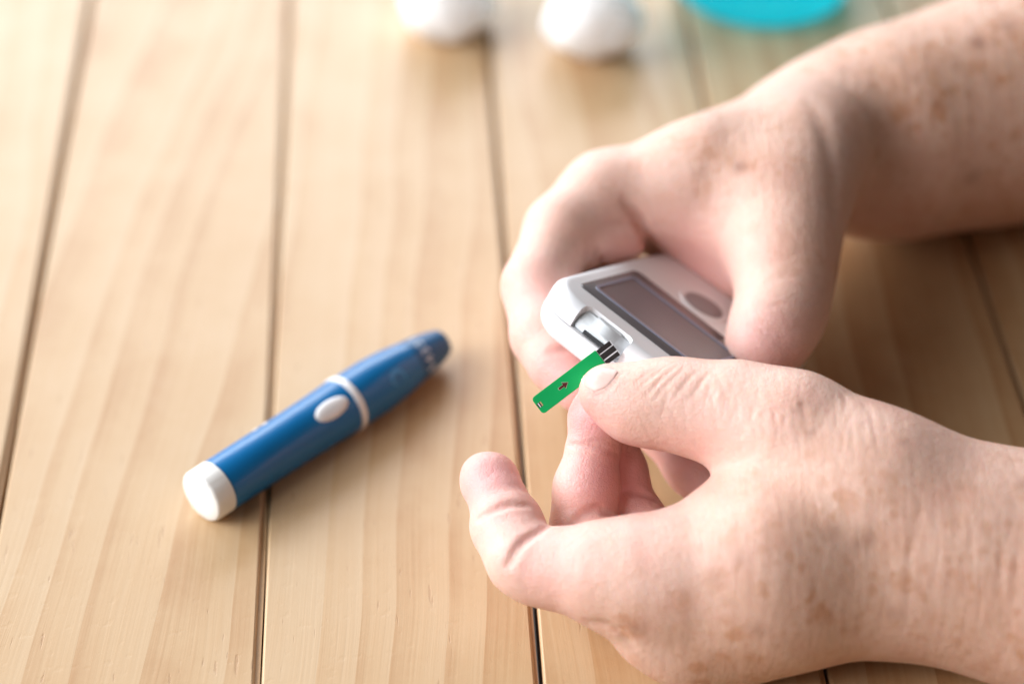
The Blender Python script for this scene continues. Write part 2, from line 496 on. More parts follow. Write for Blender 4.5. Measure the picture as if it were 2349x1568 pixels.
# oval push button: a low dome
def dome(nu, nv, hu, hv, h):
    vs, fs = [(0, 0, h)], []
    for i in range(1, nu + 1):
        t = i / nu
        for k in range(nv):
            a = 2 * math.pi * k / nv
            vs.append((hu * t * math.cos(a), hv * t * math.sin(a), h * math.sqrt(max(0, 1 - t ** 4)) - (0.0002 if i == nu else 0)))
    for k in range(nv):
        fs.append((0, 1 + k, 1 + (k + 1) % nv))
    for i in range(nu - 1):
        for k in range(nv):
            a, b = 1 + i * nv + k, 1 + i * nv + (k + 1) % nv
            fs.append((a, a + nv, b + nv, b))
    return vs, fs
BTN_A = R(56)
vs, fs = dome(6, 40, 0.0070, 0.0033, 0.0006)
out = []
for (u, v, h) in vs:
    r = rb(0.480 * S + u) + h
    a = BTN_A + v / r
    out.append((r * math.cos(a), 0.480 * S + u, r * math.sin(a)))
mesh_obj('button', out, fs, M_white, pen)
# printed dial numbers round the nozzle, little marks on the barrel, swirl emblem on the cap
rn = rad_at(noz)
dig_v, dig_f = [], []
for k, ch in enumerate('12345'):
    v_, f_ = text_mesh(ch, 0.0046)
    o_ = len(dig_v)
    vv_ = [(-y + 0.0, x) for (x, y, z) in v_]       # digits read round the barrel
    dig_v += wrap_on_barrel(vv_, rn, 0.885 * S, R(104 - 25 * k), 0.00006)
    dig_f += [tuple(o_ + i for i in f) for f in f_]
mesh_obj('dial_numbers', dig_v, dig_f, M_print, pen, smooth=False)
rc = rad_at(prof_cap)
sw_v, sw_f = [], []
for k in range(26):
    t_ = k / 25
    a = R(-40) + t_ * R(290)
    rr = 0.0032 - 0.0012 * t_
    wd = 0.0002 + 0.0006 * math.sin(math.pi * t_)
    for q in (-1, 1):
        sw_v.append(((rr + q * wd) * math.cos(a), (rr + q * wd) * math.sin(a)))
    if k:
        b = 2 * k
        sw_f.append((b - 2, b, b + 1, b - 1))
mesh_obj('emblem', wrap_on_barrel(sw_v, rc, 0.735 * S, R(34), 0.00006), sw_f, M_emblem, pen, smooth=False)
mk_v, mk_f = [], []
for s_, a_ in ((0.262, 128), (0.300, 126)):
    o_ = len(mk_v)
    v_ = [(0.0012 * math.cos(2 * math.pi * k / 14), 0.0008 * math.sin(2 * math.pi * k / 14)) for k in range(14)]
    mk_v += wrap_on_barrel(v_, rb, s_ * S, R(a_), 0.00006)
    mk_f.append(tuple(range(o_, o_ + 14)))
mesh_obj('white_dots', mk_v, mk_f, M_white, pen, smooth=False)  # two small white ovals on the upper barrel

# ------------------------------------------------------------------ glucose meter
U = np.array([283, -225, 130.0]); V = np.array([145, 42, -243.0])
U = cdir(*U); V = cdir(*V); V = V - U * np.dot(U, V); V /= np.linalg.norm(V)
N = np.cross(U, V)
MO = at(1327, 653, 0.6225)                   # near left corner of the display window
meter = tag(empty('glucose_meter'), 'white glucose meter with dark display, held in the far hand', 'glucose meter')
meter.matrix_world = frame_matrix(MO, U, V, N, 0.927)
def rrect(x0, x1, y0, y1, r, seg=8):
    pts = []
    for cx_, cy_, a0 in ((x1 - r, y1 - r, 0), (x0 + r, y1 - r, 90), (x0 + r, y0 + r, 180), (x1 - r, y0 + r, 270)):
        for k in range(seg + 1):
            a = R(a0 + 90 * k / seg)
            pts.append((cx_ + r * math.cos(a), cy_ + r * math.sin(a)))
    return pts
def slab(loops, cap0=True, cap1=True):
    """loops: list of (points, z) with equal counts"""
    vs, fs = [], []
    n = len(loops[0][0])
    for pts, z in loops:
        vs += [(x, y, z) for x, y in pts]
    for i in range(len(loops) - 1):
        for k in range(n):
            k2 = (k + 1) % n
            fs.append((i * n + k, i * n + k2, (i + 1) * n + k2, (i + 1) * n + k))
    if cap0: fs.append(tuple(range(n))[::-1])
    if cap1: fs.append(tuple(range((len(loops) - 1) * n, len(loops) * n)))
    return vs, fs
UX0, UX1, VY0, VY1 = -0.0062, 0.0525, -0.0115, 0.080
def body_loops(z0, z1, r, bot, top, steps=6):
    L = []
    for k in range(steps + 1):
        a = math.pi / 2 * k / steps
        ins = bot * (1 - math.sin(a)); z = z0 + bot * (1 - math.cos(a))
        L.append((rrect(UX0 + ins, UX1 - ins, VY0 + ins, VY1 - ins, max(r - ins, 0.001)), z))
    for k in range(steps + 1):
        a = math.pi / 2 * k / steps
        ins = top * (1 - math.cos(a)); z = z1 - top * (1 - math.sin(a))
        L.append((rrect(UX0 + ins, UX1 - ins, VY0 + ins, VY1 - ins, max(r - ins, 0.001)), z))
    return L
SEAM = -0.0072
lv, lf = slab(body_loops(-0.0155, SEAM - 0.0001, 0.0125, 0.0055, 0.0003))
lower = auto_smooth(mesh_obj('lower_case', lv, lf, M_shell, meter), 40)
uv_, uf_ = slab(body_loops(SEAM + 0.0001, 0.0, 0.0125, 0.0003, 0.0038))
upper = auto_smooth(mesh_obj('upper_case', uv_, uf_, M_shell, meter), 40)
# the port: a rounded bite out of the near edge of the upper case, lined with a pale grey insert
PX0, PX1 = 0.0085, 0.0265
cv, cf = slab([(rrect(PX0, PX1, -0.030, -0.0066, 0.003), SEAM + 0.0003), (rrect(PX0, PX1, -0.030, -0.0066, 0.003), 0.02)])
cut = mesh_obj('cutter', cv, cf, M_shell, meter)
md = upper.modifiers.new('bite', 'BOOLEAN'); md.object = cut; md.operation = 'DIFFERENCE'; md.solver = 'EXACT'
bpy.context.view_layer.update()
dg = bpy.context.evaluated_depsgraph_get()
nm = bpy.data.meshes.new_from_object(upper.evaluated_get(dg))
upper.modifiers.clear(); upper.data = nm; nm.name = 'upper_case'
bpy.data.objects.remove(cut)
auto_smooth(upper, 30)
# port insert: pale inlay with a raised middle cover over the strip slot
def wedge(xa, xb, prof):
    """a side profile of (y, z) pulled along x"""
    n = len(prof)
    vs = [(xa, y, z) for y, z in prof] + [(xb, y, z) for y, z in prof]
    fs = [tuple(range(n)), tuple(range(2 * n - 1, n - 1, -1))] + [(k, n + k, n + (k + 1) % n, (k + 1) % n) for k in range(n)]
    return vs, fs
inlay = [(-0.0069, SEAM + 0.0004), (-0.0069, -0.0010), (-0.0080, -0.0019), (-0.0097, -0.0036), (-0.0106, -0.0055), (-0.0108, SEAM + 0.0004)]
port = auto_smooth(mesh_obj('strip_port', *wedge(PX0 + 0.0003, PX1 - 0.0003, inlay), M_grey, meter), 30)
bm = bmesh.new(); bm.from_mesh(port.data); bmesh.ops.bevel(bm, geom=list(bm.edges), offset=0.0006, segments=3, affect='EDGES'); bm.to_mesh(port.data); bm.free()
cprof = [(-0.0070, -0.0014), (-0.0071, -0.0008), (-0.0081, -0.0017), (-0.00985, -0.0035), (-0.01075, -0.0053), (-0.0102, -0.0057)]
cov = auto_smooth(mesh_obj('port_cover', *wedge(PX0 + 0.0044, PX1 - 0.0040, cprof), M_grey, port), 30)
bm = bmesh.new(); bm.from_mesh(cov.data); bmesh.ops.bevel(bm, geom=list(bm.edges), offset=0.0003, segments=2, affect='EDGES'); bm.to_mesh(cov.data); bm.free()
mesh_obj('slot', *wedge(PX0 + 0.0042, PX1 - 0.0042, [(-0.0090, -0.0065), (-0.0090, -0.0054), (-0.0112, -0.0054), (-0.0112, -0.0065)]), M_black, port, smooth=False)
# display window
FW, FH = 0.0492, 0.0366
bz = slab([(rrect(0, FW, 0, FH, 0.0022), -0.0004), (rrect(0, FW, 0, FH, 0.0022), 0.00015), (rrect(0.0004, FW - 0.0004, 0.0004, FH - 0.0004, 0.002), 0.00035)])
bezel = auto_smooth(mesh_obj('display_window', *bz, M_bezel, meter), 30)
i0, i1, j0, j1 = 0.0026, 0.0445, 0.0046, 0.0300
rim_o, rim_i = rrect(i0, i1, j0, j1, 0.0022), rrect(i0 + 0.0011, i1 - 0.0011, j0 + 0.0011, j1 - 0.0011, 0.0014)
n_ = len(rim_o)
vs = [(x, y, 0.0003) for x, y in rim_o] + [(x, y, 0.00075) for x, y in rim_o] + [(x, y, 0.00075) for x, y in rim_i] + [(x, y, 0.0003) for x, y in rim_i]
fs = []
for k in range(n_):
    k2 = (k + 1) % n_
    for a in range(3):
        fs.append((a * n_ + k, a * n_ + k2, (a + 1) * n_ + k2, (a + 1) * n_ + k))
auto_smooth(mesh_obj('display_rim', vs, fs, M_rim, bezel), 30)
auto_smooth(mesh_obj('display', *slab([(rim_i, 0.0002), (rim_i, 0.0005)]), M_lcd, bezel), 30)
# button: raised pale ring with a dark dished disc
def circ(cx_, cy_, r, n=40, e=1.0):
    return [(cx_ + r * math.cos(2 * math.pi * k / n), cy_ + e * r * math.sin(2 * math.pi * k / n)) for k in range(n)]
bu, bv = 0.0215, 0.0470
rg = [(circ(bu, bv, 0.0086), -0.0003), (circ(bu, bv, 0.0082), 0.0003), (circ(bu, bv, 0.0074), 0.00045), (circ(bu, bv, 0.0069), 0.0002)]
bring = auto_smooth(mesh_obj('button_ring', *slab(rg), M_shell, meter), 40)
auto_smooth(mesh_obj('button', *slab([(circ(bu, bv, 0.0067), 0.0), (circ(bu, bv, 0.0066), 0.0004), (circ(bu, bv, 0.0050), 0.0007)]), M_btn, bring), 40)

# ------------------------------------------------------------------ test strip
s_o = at(1232, 932, 0.6045)
s_e = at(1379, 821, 0.6055)
sx = s_e - s_o; GL = float(np.linalg.norm(sx)); sx /= GL; GL /= KS
sn = cdir(0.10, 0.16, 1.0); sn = sn - sx * np.dot(sx, sn); sn /= np.linalg.norm(sn)
sy = np.cross(sn, sx)
strip = tag(empty('test_strip'), 'green blood test strip with a dark red arrow, pinched under the near thumb', 'test strip')
strip.matrix_world = frame_matrix(s_o, sx, sy, sn, KS)
print('STRIP', GL)
HW = 0.00288
def round_left(x0, x1, hw, r, seg=6):
    p = [(x1, -hw), (x1, hw)]
    for k in range(seg + 1):
        a = R(90 + 90 * k / seg); p.append((x0 + r + r * math.cos(a), hw - r + r * math.sin(a)))
    for k in range(seg + 1):
        a = R(180 + 90 * k / seg); p.append((x0 + r + r * math.cos(a), -hw + r + r * math.sin(a)))
    return p
g = round_left(0, GL, HW, 0.0011)
auto_smooth(mesh_obj('green_cover', *slab([(g, 0.0), (g, 0.00028), ([(x * 0.996 + 0.00005, y * 0.975) for x, y in g], 0.00034)]), M_green, strip), 30)
b = [(0.0006, -HW + 0.0003), (GL + 0.0052, -HW + 0.0003), (GL + 0.0052, HW - 0.0003), (0.0006, HW - 0.0003)]
film = mesh_obj('film', *slab([(b, -0.00022), (b, -0.00001)]), M_film, strip, smooth=False)
for y0, y1, xe in ((HW - 0.0017, HW - 0.0003, 0.0049), (-0.00085, 0.00085, 0.0051), (-HW + 0.0003, -HW + 0.0016, 0.0050)):
    q = [(GL + 0.0002, y0), (GL + xe, y0), (GL + xe, y1), (GL + 0.0002, y1)]
    mesh_obj('contact', *slab([(q, -0.00001), (q, 0.00005)]), M_carbon, film, smooth=False)
ar = [(0, -0.00035), (0.0017, -0.00035), (0.0017, -0.0010), (0.0033, 0.0), (0.0017, 0.0010), (0.0017, 0.00035), (0, 0.00035)]
aw = [(x * 1.08 - 0.00014, y * 1.2) for x, y in ar]
mesh_obj('arrow_outline', *slab([([(x + 0.0081, y + 0.0002) for x, y in aw], 0.00033), ([(x + 0.0081, y + 0.0002) for x, y in aw], 0.00036)]), plastic('pale_green_ink', (0.45, 0.62, 0.45), 0.5), strip, smooth=False)
mesh_obj('arrow', *slab([([(x + 0.0081, y + 0.0002) for x, y in ar], 0.00036), ([(x + 0.0081, y + 0.0002) for x, y in ar], 0.00039)]), M_arrow, strip, smooth=False)
for k, (xa, xb, m_) in enumerate(((0.0002, 0.0006, M_carbon), (0.0006, 0.0009, M_film), (0.0009, 0.0013, M_carbon), (0.0013, 0.0017, M_gold))):
    q = [(xa, -0.0008), (xb, -0.0008), (xb, 0.0006), (xa, 0.0006)]
    mesh_obj('sample_mark', *slab([(q, 0.00033), (q, 0.00037)]), m_, strip, smooth=False)

# ------------------------------------------------------------------ bottle of blue liquid and cotton balls
bc = on_plane(1742, -20, 0.0)
RB = 0.0350
bottle = tag(empty('bottle', bc), 'clear bottle of bright cyan liquid standing at the far edge behind the forearm', 'bottle')
def zlathe(profile, seg=72):
    v, f = lathe(profile, seg)
    return [(x, -z, y) for x, y, z in v], f
shell = [(0.0006, 0.0), (0.0006, RB * 0.6), (0.0, RB * 0.75), (0.0006, RB - 0.003), (0.0025, RB - 0.0009), (0.006, RB), (0.085, RB), (0.096, RB - 0.004), (0.104, RB - 0.014), (0.109, 0.016), (0.118, 0.014), (0.118, 0.0)]
mesh_obj('bottle_wall', *zlathe(shell), M_clear, bottle)
liq = [(0.0022, 0.0), (0.0022, RB - 0.006), (0.004, RB - 0.0028), (0.008, RB - 0.0016), (0.070, RB - 0.0016), (0.070, 0.0)]
auto_smooth(mesh_obj('liquid', *zlathe(liq), M_liquid, bottle), 50)
capp = [(0.112, 0.0), (0.112, 0.0165), (0.113, 0.017), (0.132, 0.0165), (0.134, 0.015), (0.134, 0.0)]
auto_smooth(mesh_obj('screw_cap', *zlathe(capp), M_white, bottle), 40)

def cotton(px, py, rx, ry, rz, seed, label, ang=0.0):
    c = on_plane(px, py, rz)
    bm = bmesh.new()
    bmesh.ops.create_icosphere(bm, subdivisions=5, radius=1.0)
    for v in bm.verts:
        d = v.co.normalized()
        n1 = mnoise.noise(d * 1.6 + Vector((seed, 0, 0)))
        n2 = mnoise.noise(d * 4.5 + Vector((0, seed, 0)))
        n3 = mnoise.noise(d * 16 + Vector((0, 0, seed)))
        k = 1 + 0.22 * n1 + 0.10 * n2 + 0.03 * n3
        sp = 1.06 - 0.20 * d.z
        p = Vector((d.x * rx * k * sp, d.y * ry * k * sp, d.z * rz * k))
        p.rotate(Matrix.Rotation(ang, 3, 'Z'))
        p.z = max(p.z, -rz + 0.0003)
        v.co = p
    me = bpy.data.meshes.new('cotton_ball'); bm.to_mesh(me); bm.free()
    me.materials.append(M_cotton)
    me.polygons.foreach_set('use_smooth', np.ones(len(me.polygons), dtype=bool))
    o = bpy.data.objects.new('cotton_ball', me); COL.objects.link(o); o.location = c
    tag(o, label, 'cotton ball', 'cotton balls at the far side of the table')
cotton(1022, -18, 0.0166, 0.0178, 0.0146, 3.1, 'fluffy white cotton ball further from the cyan bottle, at the top picture edge', 0.3)
cotton(1365, 28, 0.0162, 0.0174, 0.0146, 8.4, 'fluffy white cotton ball nearest the cyan bottle, lying on its own shadow', -0.4)

# ------------------------------------------------------------------ hands: implicit surfaces
def smin(a, b, k):
    h = np.maximum(k - np.abs(a - b), 0.0) / k
    return np.minimum(a, b) - h * h * k * 0.25

def d_cone(p, a, ra, b, rb_):
    ba = b - a
    l2 = ba @ ba
    rr = ra - rb_
    a2 = l2 - rr * rr
    il2 = 1.0 / l2
    pa_ = p - a
    y = pa_ @ ba
    z = y - l2
    xx = pa_ * l2 - y[:, None] * ba
    x2 = np.einsum('ij,ij->i', xx, xx)
    y2 = y * y * l2
    z2 = z * z * l2
    k = np.sign(rr) * rr * rr * x2
    out = (np.sqrt(x2 * a2 * il2) + y * rr) * il2 - ra
    c1 = np.sign(z) * a2 * z2 > k
    c2 = np.sign(y) * a2 * y2 < k
    o2 = np.sqrt(x2 + y2) * il2 - ra
    o1 = np.sqrt(x2 + z2) * il2 - rb_
    out = np.where(c2, o2, out)
    out = np.where(c1, o1, out)
    return out

def d_ell(p, c, axes, rad):
    q = (p - c) @ axes.T
    k0 = np.linalg.norm(q / rad, axis=1)
    k1 = np.linalg.norm(q / (rad * rad), axis=1)
    return k0 * (k0 - 1.0) / np.maximum(k1, 1e-9)

def d_tri(p, a, b, c, r):
    ba, pa_ = b - a, p - a
    cb, pb_ = c - b, p - b
    ac, pc_ = a - c, p - c
    nor = np.cross(ba, ac)
    def dot(u, v): return np.einsum('...j,...j->...', u, v)
    inside = (np.sign(dot(np.cross(ba, nor), pa_)) + np.sign(dot(np.cross(cb, nor), pb_)) + np.sign(dot(np.cross(ac, nor), pc_))) < 2.0
    def seg(e, q):
        t = np.clip((q @ e) / (e @ e), 0, 1)
        v = e * t[:, None] - q
        return dot(v, v)
    de = np.minimum(np.minimum(seg(ba, pa_), seg(cb, pb_)), seg(ac, pc_))
    dp = (pa_ @ nor) ** 2 / (nor @ nor)
    return np.sqrt(np.where(inside, de, dp)) - r

def px2r(rpx, d):
    return rpx * d / FPX

def hd(d):
    return 0.605 + (d - 0.414) * 0.92 if d < 0.535 else d

class Hand:
    def __init__(s):
        s.palm = []          # (kind, args, k)
        s.fingers = []       # (k_to_palm, k_inside, [prims])
        s.grooves = []       # (polyline pts, width, depth)
    @staticmethod
    def chain(pts):
        """pts: (px, py, depth, r in px) -> round cones"""
        out = []
        pts = [(a, b, hd(c), e) for a, b, c, e in pts]
        for (x0_, y0_, d0, r0), (x1_, y1_, d1, r1) in zip(pts[:-1], pts[1:]):
            out.append(('cone', (at(x0_, y0_, d0), px2r(r0, d0), at(x1_, y1_, d1), px2r(r1, d1))))
        return out
    def add_palm(s, pts, k):
        for c in s.chain(pts): s.palm.append((c, k))
    def add_tri(s, a, b, c, rpx, k):
        a, b, c = [(q[0], q[1], hd(q[2])) for q in (a, b, c)]
        s.palm.append((('tri', (at(*a), at(*b), at(*c), px2r(rpx, a[2]))), k))
    def add_ball(s, px_, py_, d, rx, ry, rz, k, ang=0.0):
        a = R(ang)
        X = cdir(math.cos(a), -math.sin(a), 0); Yv = cdir(math.sin(a), math.cos(a), 0); Z = cdir(0, 0, 1)
        s.palm.append((('ell', (at(px_, py_, d), np.array([X, Yv, Z]), np.array([px2r(rx, d), px2r(ry, d), px2r(rz, d)]))), k))
    def add_finger(s, pts, k_palm, k_in):
        s.fingers.append((k_palm, k_in, s.chain(pts)))
    @staticmethod
    def prim(p, pr):
        kind, a = pr
        if kind == 'cone': return d_cone(p, *a)
        if kind == 'ell': return d_ell(p, *a)
        return d_tri(p, *a)
    def base(s, p):
        d = None
        for pr, k in s.palm:
            q = s.prim(p, pr)
            d = q if d is None else smin(d, q, k)
        tot = d
        for kp, ki, prims in s.fingers:
            f = None
            for pr in prims:
                q = s.prim(p, pr)
                f = q if f is None else smin(f, q, ki)
            tot = smin(tot, smin(d, f, kp), 0.0008)
        return tot
    def sdf(s, p):
        d = s.base(p)
        near = np.abs(d) < 0.006
        if near.any() and s.grooves:
            q = p[near]
            add = np.zeros(len(q))
            for pts, wd, dep in s.grooves:
                lo, hi = pts.min(0) - 4 * abs(wd), pts.max(0) + 4 * abs(wd)
                m = np.all((q > lo) & (q < hi), axis=1)
                if not m.any(): continue
                qq = q[m]
                best = np.full(len(qq), 1e9); tt = np.zeros(len(qq))
                nseg = len(pts) - 1
                for i in range(nseg):
                    e = pts[i + 1] - pts[i]
                    t = np.clip(((qq - pts[i]) @ e) / (e @ e), 0, 1)
                    v = qq - pts[i] - t[:, None] * e
                    dd = np.einsum('ij,ij->i', v, v)
                    u = dd < best
                    best = np.where(u, dd, best); tt = np.where(u, (i + t) / nseg, tt)
                fade = np.sin(np.pi * np.clip(0.08 + 0.84 * tt, 0, 1)) ** 0.7
                add[m] += dep * fade * np.exp(-best / (wd * wd))
            d[near] += add
        return d
    def march(s, pxs):
        """first point of the skin seen at each photograph position"""
        pts = []
        f = s.base
        o = CAM
        dirs = np.array([at(x, y, 1.0) - CAM for x, y in pxs])
        ln = np.linalg.norm(dirs, axis=1); dirs = dirs / ln[:, None]
        t = np.full(len(dirs), 0.46)
        for _ in range(140):
            p = o + dirs * t[:, None]
            dd = f(p)
            t = np.minimum(t + np.clip(dd, -0.002, 0.01) * 0.8, 0.95)
        return o + dirs * t[:, None]
    def normal(s, p, e=0.0004):
        g = np.stack([s.base(p + np.eye(3)[i] * e) - s.base(p - np.eye(3)[i] * e) for i in range(3)], 1)
        return g / np.linalg.norm(g, axis=1)[:, None]
    def crease(s, pxs, wd, dep):
        # resample the drawn line, then lay it on the skin
        pxs = np.array(pxs, float)
        t = np.linspace(0, len(pxs) - 1, max(4 * (len(pxs) - 1), 6))
        r = np.stack([np.interp(t, np.arange(len(pxs)), pxs[:, i]) for i in range(2)], 1)
        s.grooves.append((s.march(r), wd, dep))

def surface_net(f, lo, hi, h):
    B = 6
    nb = np.ceil((np.array(hi) - np.array(lo)) / (h * B)).astype(int)
    n = nb * B
    lo = np.array(lo, float)
    ci = np.stack(np.meshgrid(*[np.arange(k) for k in nb], indexing='ij'), -1).reshape(-1, 3)
    cc = lo + (ci * B + (B - 1) / 2) * h
    dc = np.concatenate([f(cc[i:i + 200000]) for i in range(0, len(cc), 200000)])
    keep = np.abs(dc) < B * h * 0.87 * 1.5 + 0.003
    D = np.repeat(np.repeat(np.repeat(dc.reshape(nb), B, 0), B, 1), B, 2).astype(np.float32)
    loc = np.stack(np.meshgrid(*[np.arange(B)] * 3, indexing='ij'), -1).reshape(-1, 3)
    ki = ci[keep]
    for i in range(0, len(ki), 1500):
        blk = ki[i:i + 1500]
        ix = (blk[:, None, :] * B + loc[None]).reshape(-1, 3)
        D[ix[:, 0], ix[:, 1], ix[:, 2]] = f(lo + ix * h)
    sgn = D < 0
    c8 = [(a, b_, c) for a in (0, 1) for b_ in (0, 1) for c in (0, 1)]
    def sub(A, o): return A[o[0]:n[0] - 1 + o[0], o[1]:n[1] - 1 + o[1], o[2]:n[2] - 1 + o[2]]
    cnt = sum(sub(sgn, o).astype(np.int8) for o in c8)
    act = np.argwhere((cnt > 0) & (cnt < 8))
    acc = np.zeros((len(act), 3)); num = np.zeros(len(act))
    for a in range(8):
        for b_ in range(a + 1, 8):
            oa, ob = np.array(c8[a]), np.array(c8[b_])
            if np.abs(oa - ob).sum() != 1: continue
            va = D[tuple((act + oa).T)]; vb = D[tuple((act + ob).T)]
            m = (va < 0) != (vb < 0)
            t = np.where(m, va / np.where(m, va - vb, 1), 0)
            acc += np.where(m[:, None], oa + t[:, None] * (ob - oa), 0); num += m
    V_ = lo + (act + acc / num[:, None]) * h
    idx = np.full(tuple(n), -1, np.int32)
    idx[tuple(act.T)] = np.arange(len(act))
    quads = []
    for ax_ in range(3):
        u, v = (ax_ + 1) % 3, (ax_ + 2) % 3
        o = np.zeros(3, int); o[ax_] = 1
        A = sgn[tuple(slice(0, n[k] - (1 if k == ax_ else 0)) for k in range(3))]
        Bs = sgn[tuple(slice((1 if k == ax_ else 0), n[k]) for k in range(3))]
        e = np.argwhere(A != Bs)
        e = e[(e[:, u] > 0) & (e[:, v] > 0)]
        du = np.zeros(3, int); du[u] = 1
        dv = np.zeros(3, int); dv[v] = 1
        q = np.stack([idx[tuple((e - du - dv).T)], idx[tuple((e - dv).T)], idx[tuple(e.T)], idx[tuple((e - du).T)]], 1)
        flip = ~A[tuple(e.T)]
        q[flip] = q[flip][:, ::-1]
        quads.append(q[(q >= 0).all(1)])
    return V_, np.concatenate(quads)

person = tag(empty('person', on_plane(2349, 1000, 0.0)), 'person with bare freckled forearms holding a white meter and a green strip', 'person')

def build_arm(hand, x_end, h, pink, spots, moles, label):
    lo, hi = np.full(3, 9.0), np.full(3, -9.0)
    for pr in [q for q, _ in hand.palm] + [q for f in hand.fingers for q in f[2]]:
        if pr[0] == 'cone':
            for c, r in ((pr[1][0], pr[1][1]), (pr[1][2], pr[1][3])):
                lo = np.minimum(lo, c - r); hi = np.maximum(hi, c + r)
    lo -= 0.004; hi += 0.004
    hi[0] = min(hi[0], x_end)
    print('BOUNDS', lo, hi)
    V_, Q = surface_net(hand.sdf, lo, hi, h)
    # pull vertices exactly onto the surface
    e = h * 0.5
    d = hand.sdf(V_)
    g = np.stack([hand.sdf(V_ + np.eye(3)[i] * e) - d for i in range(3)], 1) / e
    V_ = V_ - np.clip(d / np.maximum((g * g).sum(1), 0.3), -h, h)[:, None] * g
    me = bpy.data.meshes.new('arm')
    me.vertices.add(len(V_)); me.vertices.foreach_set('co', V_.astype(np.float32).ravel())
    me.loops.add(Q.size); me.loops.foreach_set('vertex_index', Q.astype(np.int32).ravel())
    me.polygons.add(len(Q))
    me.polygons.foreach_set('loop_start', np.arange(0, Q.size, 4, dtype=np.int32))
    me.polygons.foreach_set('use_smooth', np.ones(len(Q), dtype=bool))
    me.update(calc_edges=True); me.validate()
    def attr(name, items):
        a = np.zeros(len(V_))
        for c, r, s_ in items:
            dd = ((V_ - c) ** 2).sum(1)
            a = np.maximum(a, s_ * np.exp(-dd / (r * r)))
        at_ = me.attributes.new(name, 'FLOAT', 'POINT')
        at_.data.foreach_set('value', a.astype(np.float32))
    attr('pink', pink); attr('spots', spots); attr('mole', moles)
    me.materials.append(M_skin)
    o = bpy.data.objects.new('arm', me); COL.objects.link(o)
    o.parent = person
    o.matrix_parent_inverse = Matrix.Translation(-Vector(person.location))
    o['label'] = label
    print('ARM verts', len(V_), 'min z', V_[:, 2].min())
    return o

# ---- near hand (holds the strip between thumb and middle finger)
L = Hand()
L.add_palm([(3000, 1380, 0.372, 310), (2640, 1350, 0.383, 256), (2349, 1305, 0.392, 222), (2180, 1268, 0.392, 188)], 0.02)
# metacarpals
L.add_palm([(2180, 1262, 0.390, 184), (1760, 1290, 0.384, 145), (1500, 1315, 0.388, 118)], 0.016)
L.add_palm([(2180, 1280, 0.394, 170), (1780, 1352, 0.389, 126), (1520, 1405, 0.394, 104)], 0.014)
L.add_palm([(2190, 1305, 0.400, 140), (1800, 1376, 0.394, 104), (1585, 1458, 0.395, 99)], 0.012)
L.add_palm([(2200, 1320, 0.403, 118), (1850, 1368, 0.401, 90), (1690, 1448, 0.399, 86)], 0.012)
L.add_ball(1820, 1315, 0.389, 230, 120, 128, 0.016, -8)
# thumb metacarpal and the muscle behind it
L.add_palm([(2170, 1222, 0.392, 160), (2010, 1108, 0.390, 142), (1810, 994, 0.396, 137)], 0.014)
# web between thumb and index
L.add_tri((1800, 1090, 0.400), (1950, 1200, 0.392), (1660, 1205, 0.392), 88, 0.008)
# thumb
L.add_finger([(1830, 998, 0.397, 138), (1690, 955, 0.402, 114), (1545, 926, 0.406, 92), (1455, 926, 0.4075, 74), (1388, 898, 0.4085, 60)], 0.006, 0.008)
# index finger
L.add_finger([(1520, 1322, 0.388, 118), (1370, 1312, 0.391, 110), (1240, 1300, 0.397, 93)], 0.012, 0.006)
L.fingers[-1][2].extend(Hand.chain([(1200, 1282, 0.3985, 88), (1163, 1205, 0.408, 82), (1150, 1168, 0.4125, 69)]))
L.fingers[-1][2].extend(Hand.chain([(1140, 1138, 0.4135, 66), (1124, 1105, 0.418, 65), (1110, 1091, 0.421, 53)]))
L.fingers[-1] = (0.012, 0.0022, L.fingers[-1][2])
# middle finger
L.add_finger([(1520, 1405, 0.396, 104), (1400, 1290, 0.410, 88), (1345, 1225, 0.418, 78)], 0.010, 0.003)
L.fingers[-1][2].extend(Hand.chain([(1335, 1205, 0.4195, 76), (1345, 1120, 0.4195, 74), (1357, 1045, 0.4200, 62)]))
L.fingers[-1][2].extend(Hand.chain([(1362, 1018, 0.4205, 60), (1372, 960, 0.4205, 66), (1390, 900, 0.4215, 56)]))
L.fingers[-1] = (0.010, 0.0022, L.fingers[-1][2])
# ring finger
L.add_finger([(1590, 1455, 0.396, 98), (1520, 1290, 0.418, 80), (1462, 1190, 0.4265, 68)], 0.010, 0.003)
L.fingers[-1][2].extend(Hand.chain([(1440, 1165, 0.4275, 64), (1428, 1090, 0.4295, 62)]))
L.fingers[-1][2].extend(Hand.chain([(1420, 1060, 0.430, 56), (1405, 980, 0.430, 50)]))
L.fingers[-1] = (0.010, 0.0022, L.fingers[-1][2])
# little finger, curled out of sight
L.add_finger([(1690, 1450, 0.400, 88), (1640, 1330, 0.4185, 68), (1590, 1250, 0.4215, 58), (1560, 1210, 0.4225, 50)], 0.008, 0.004)

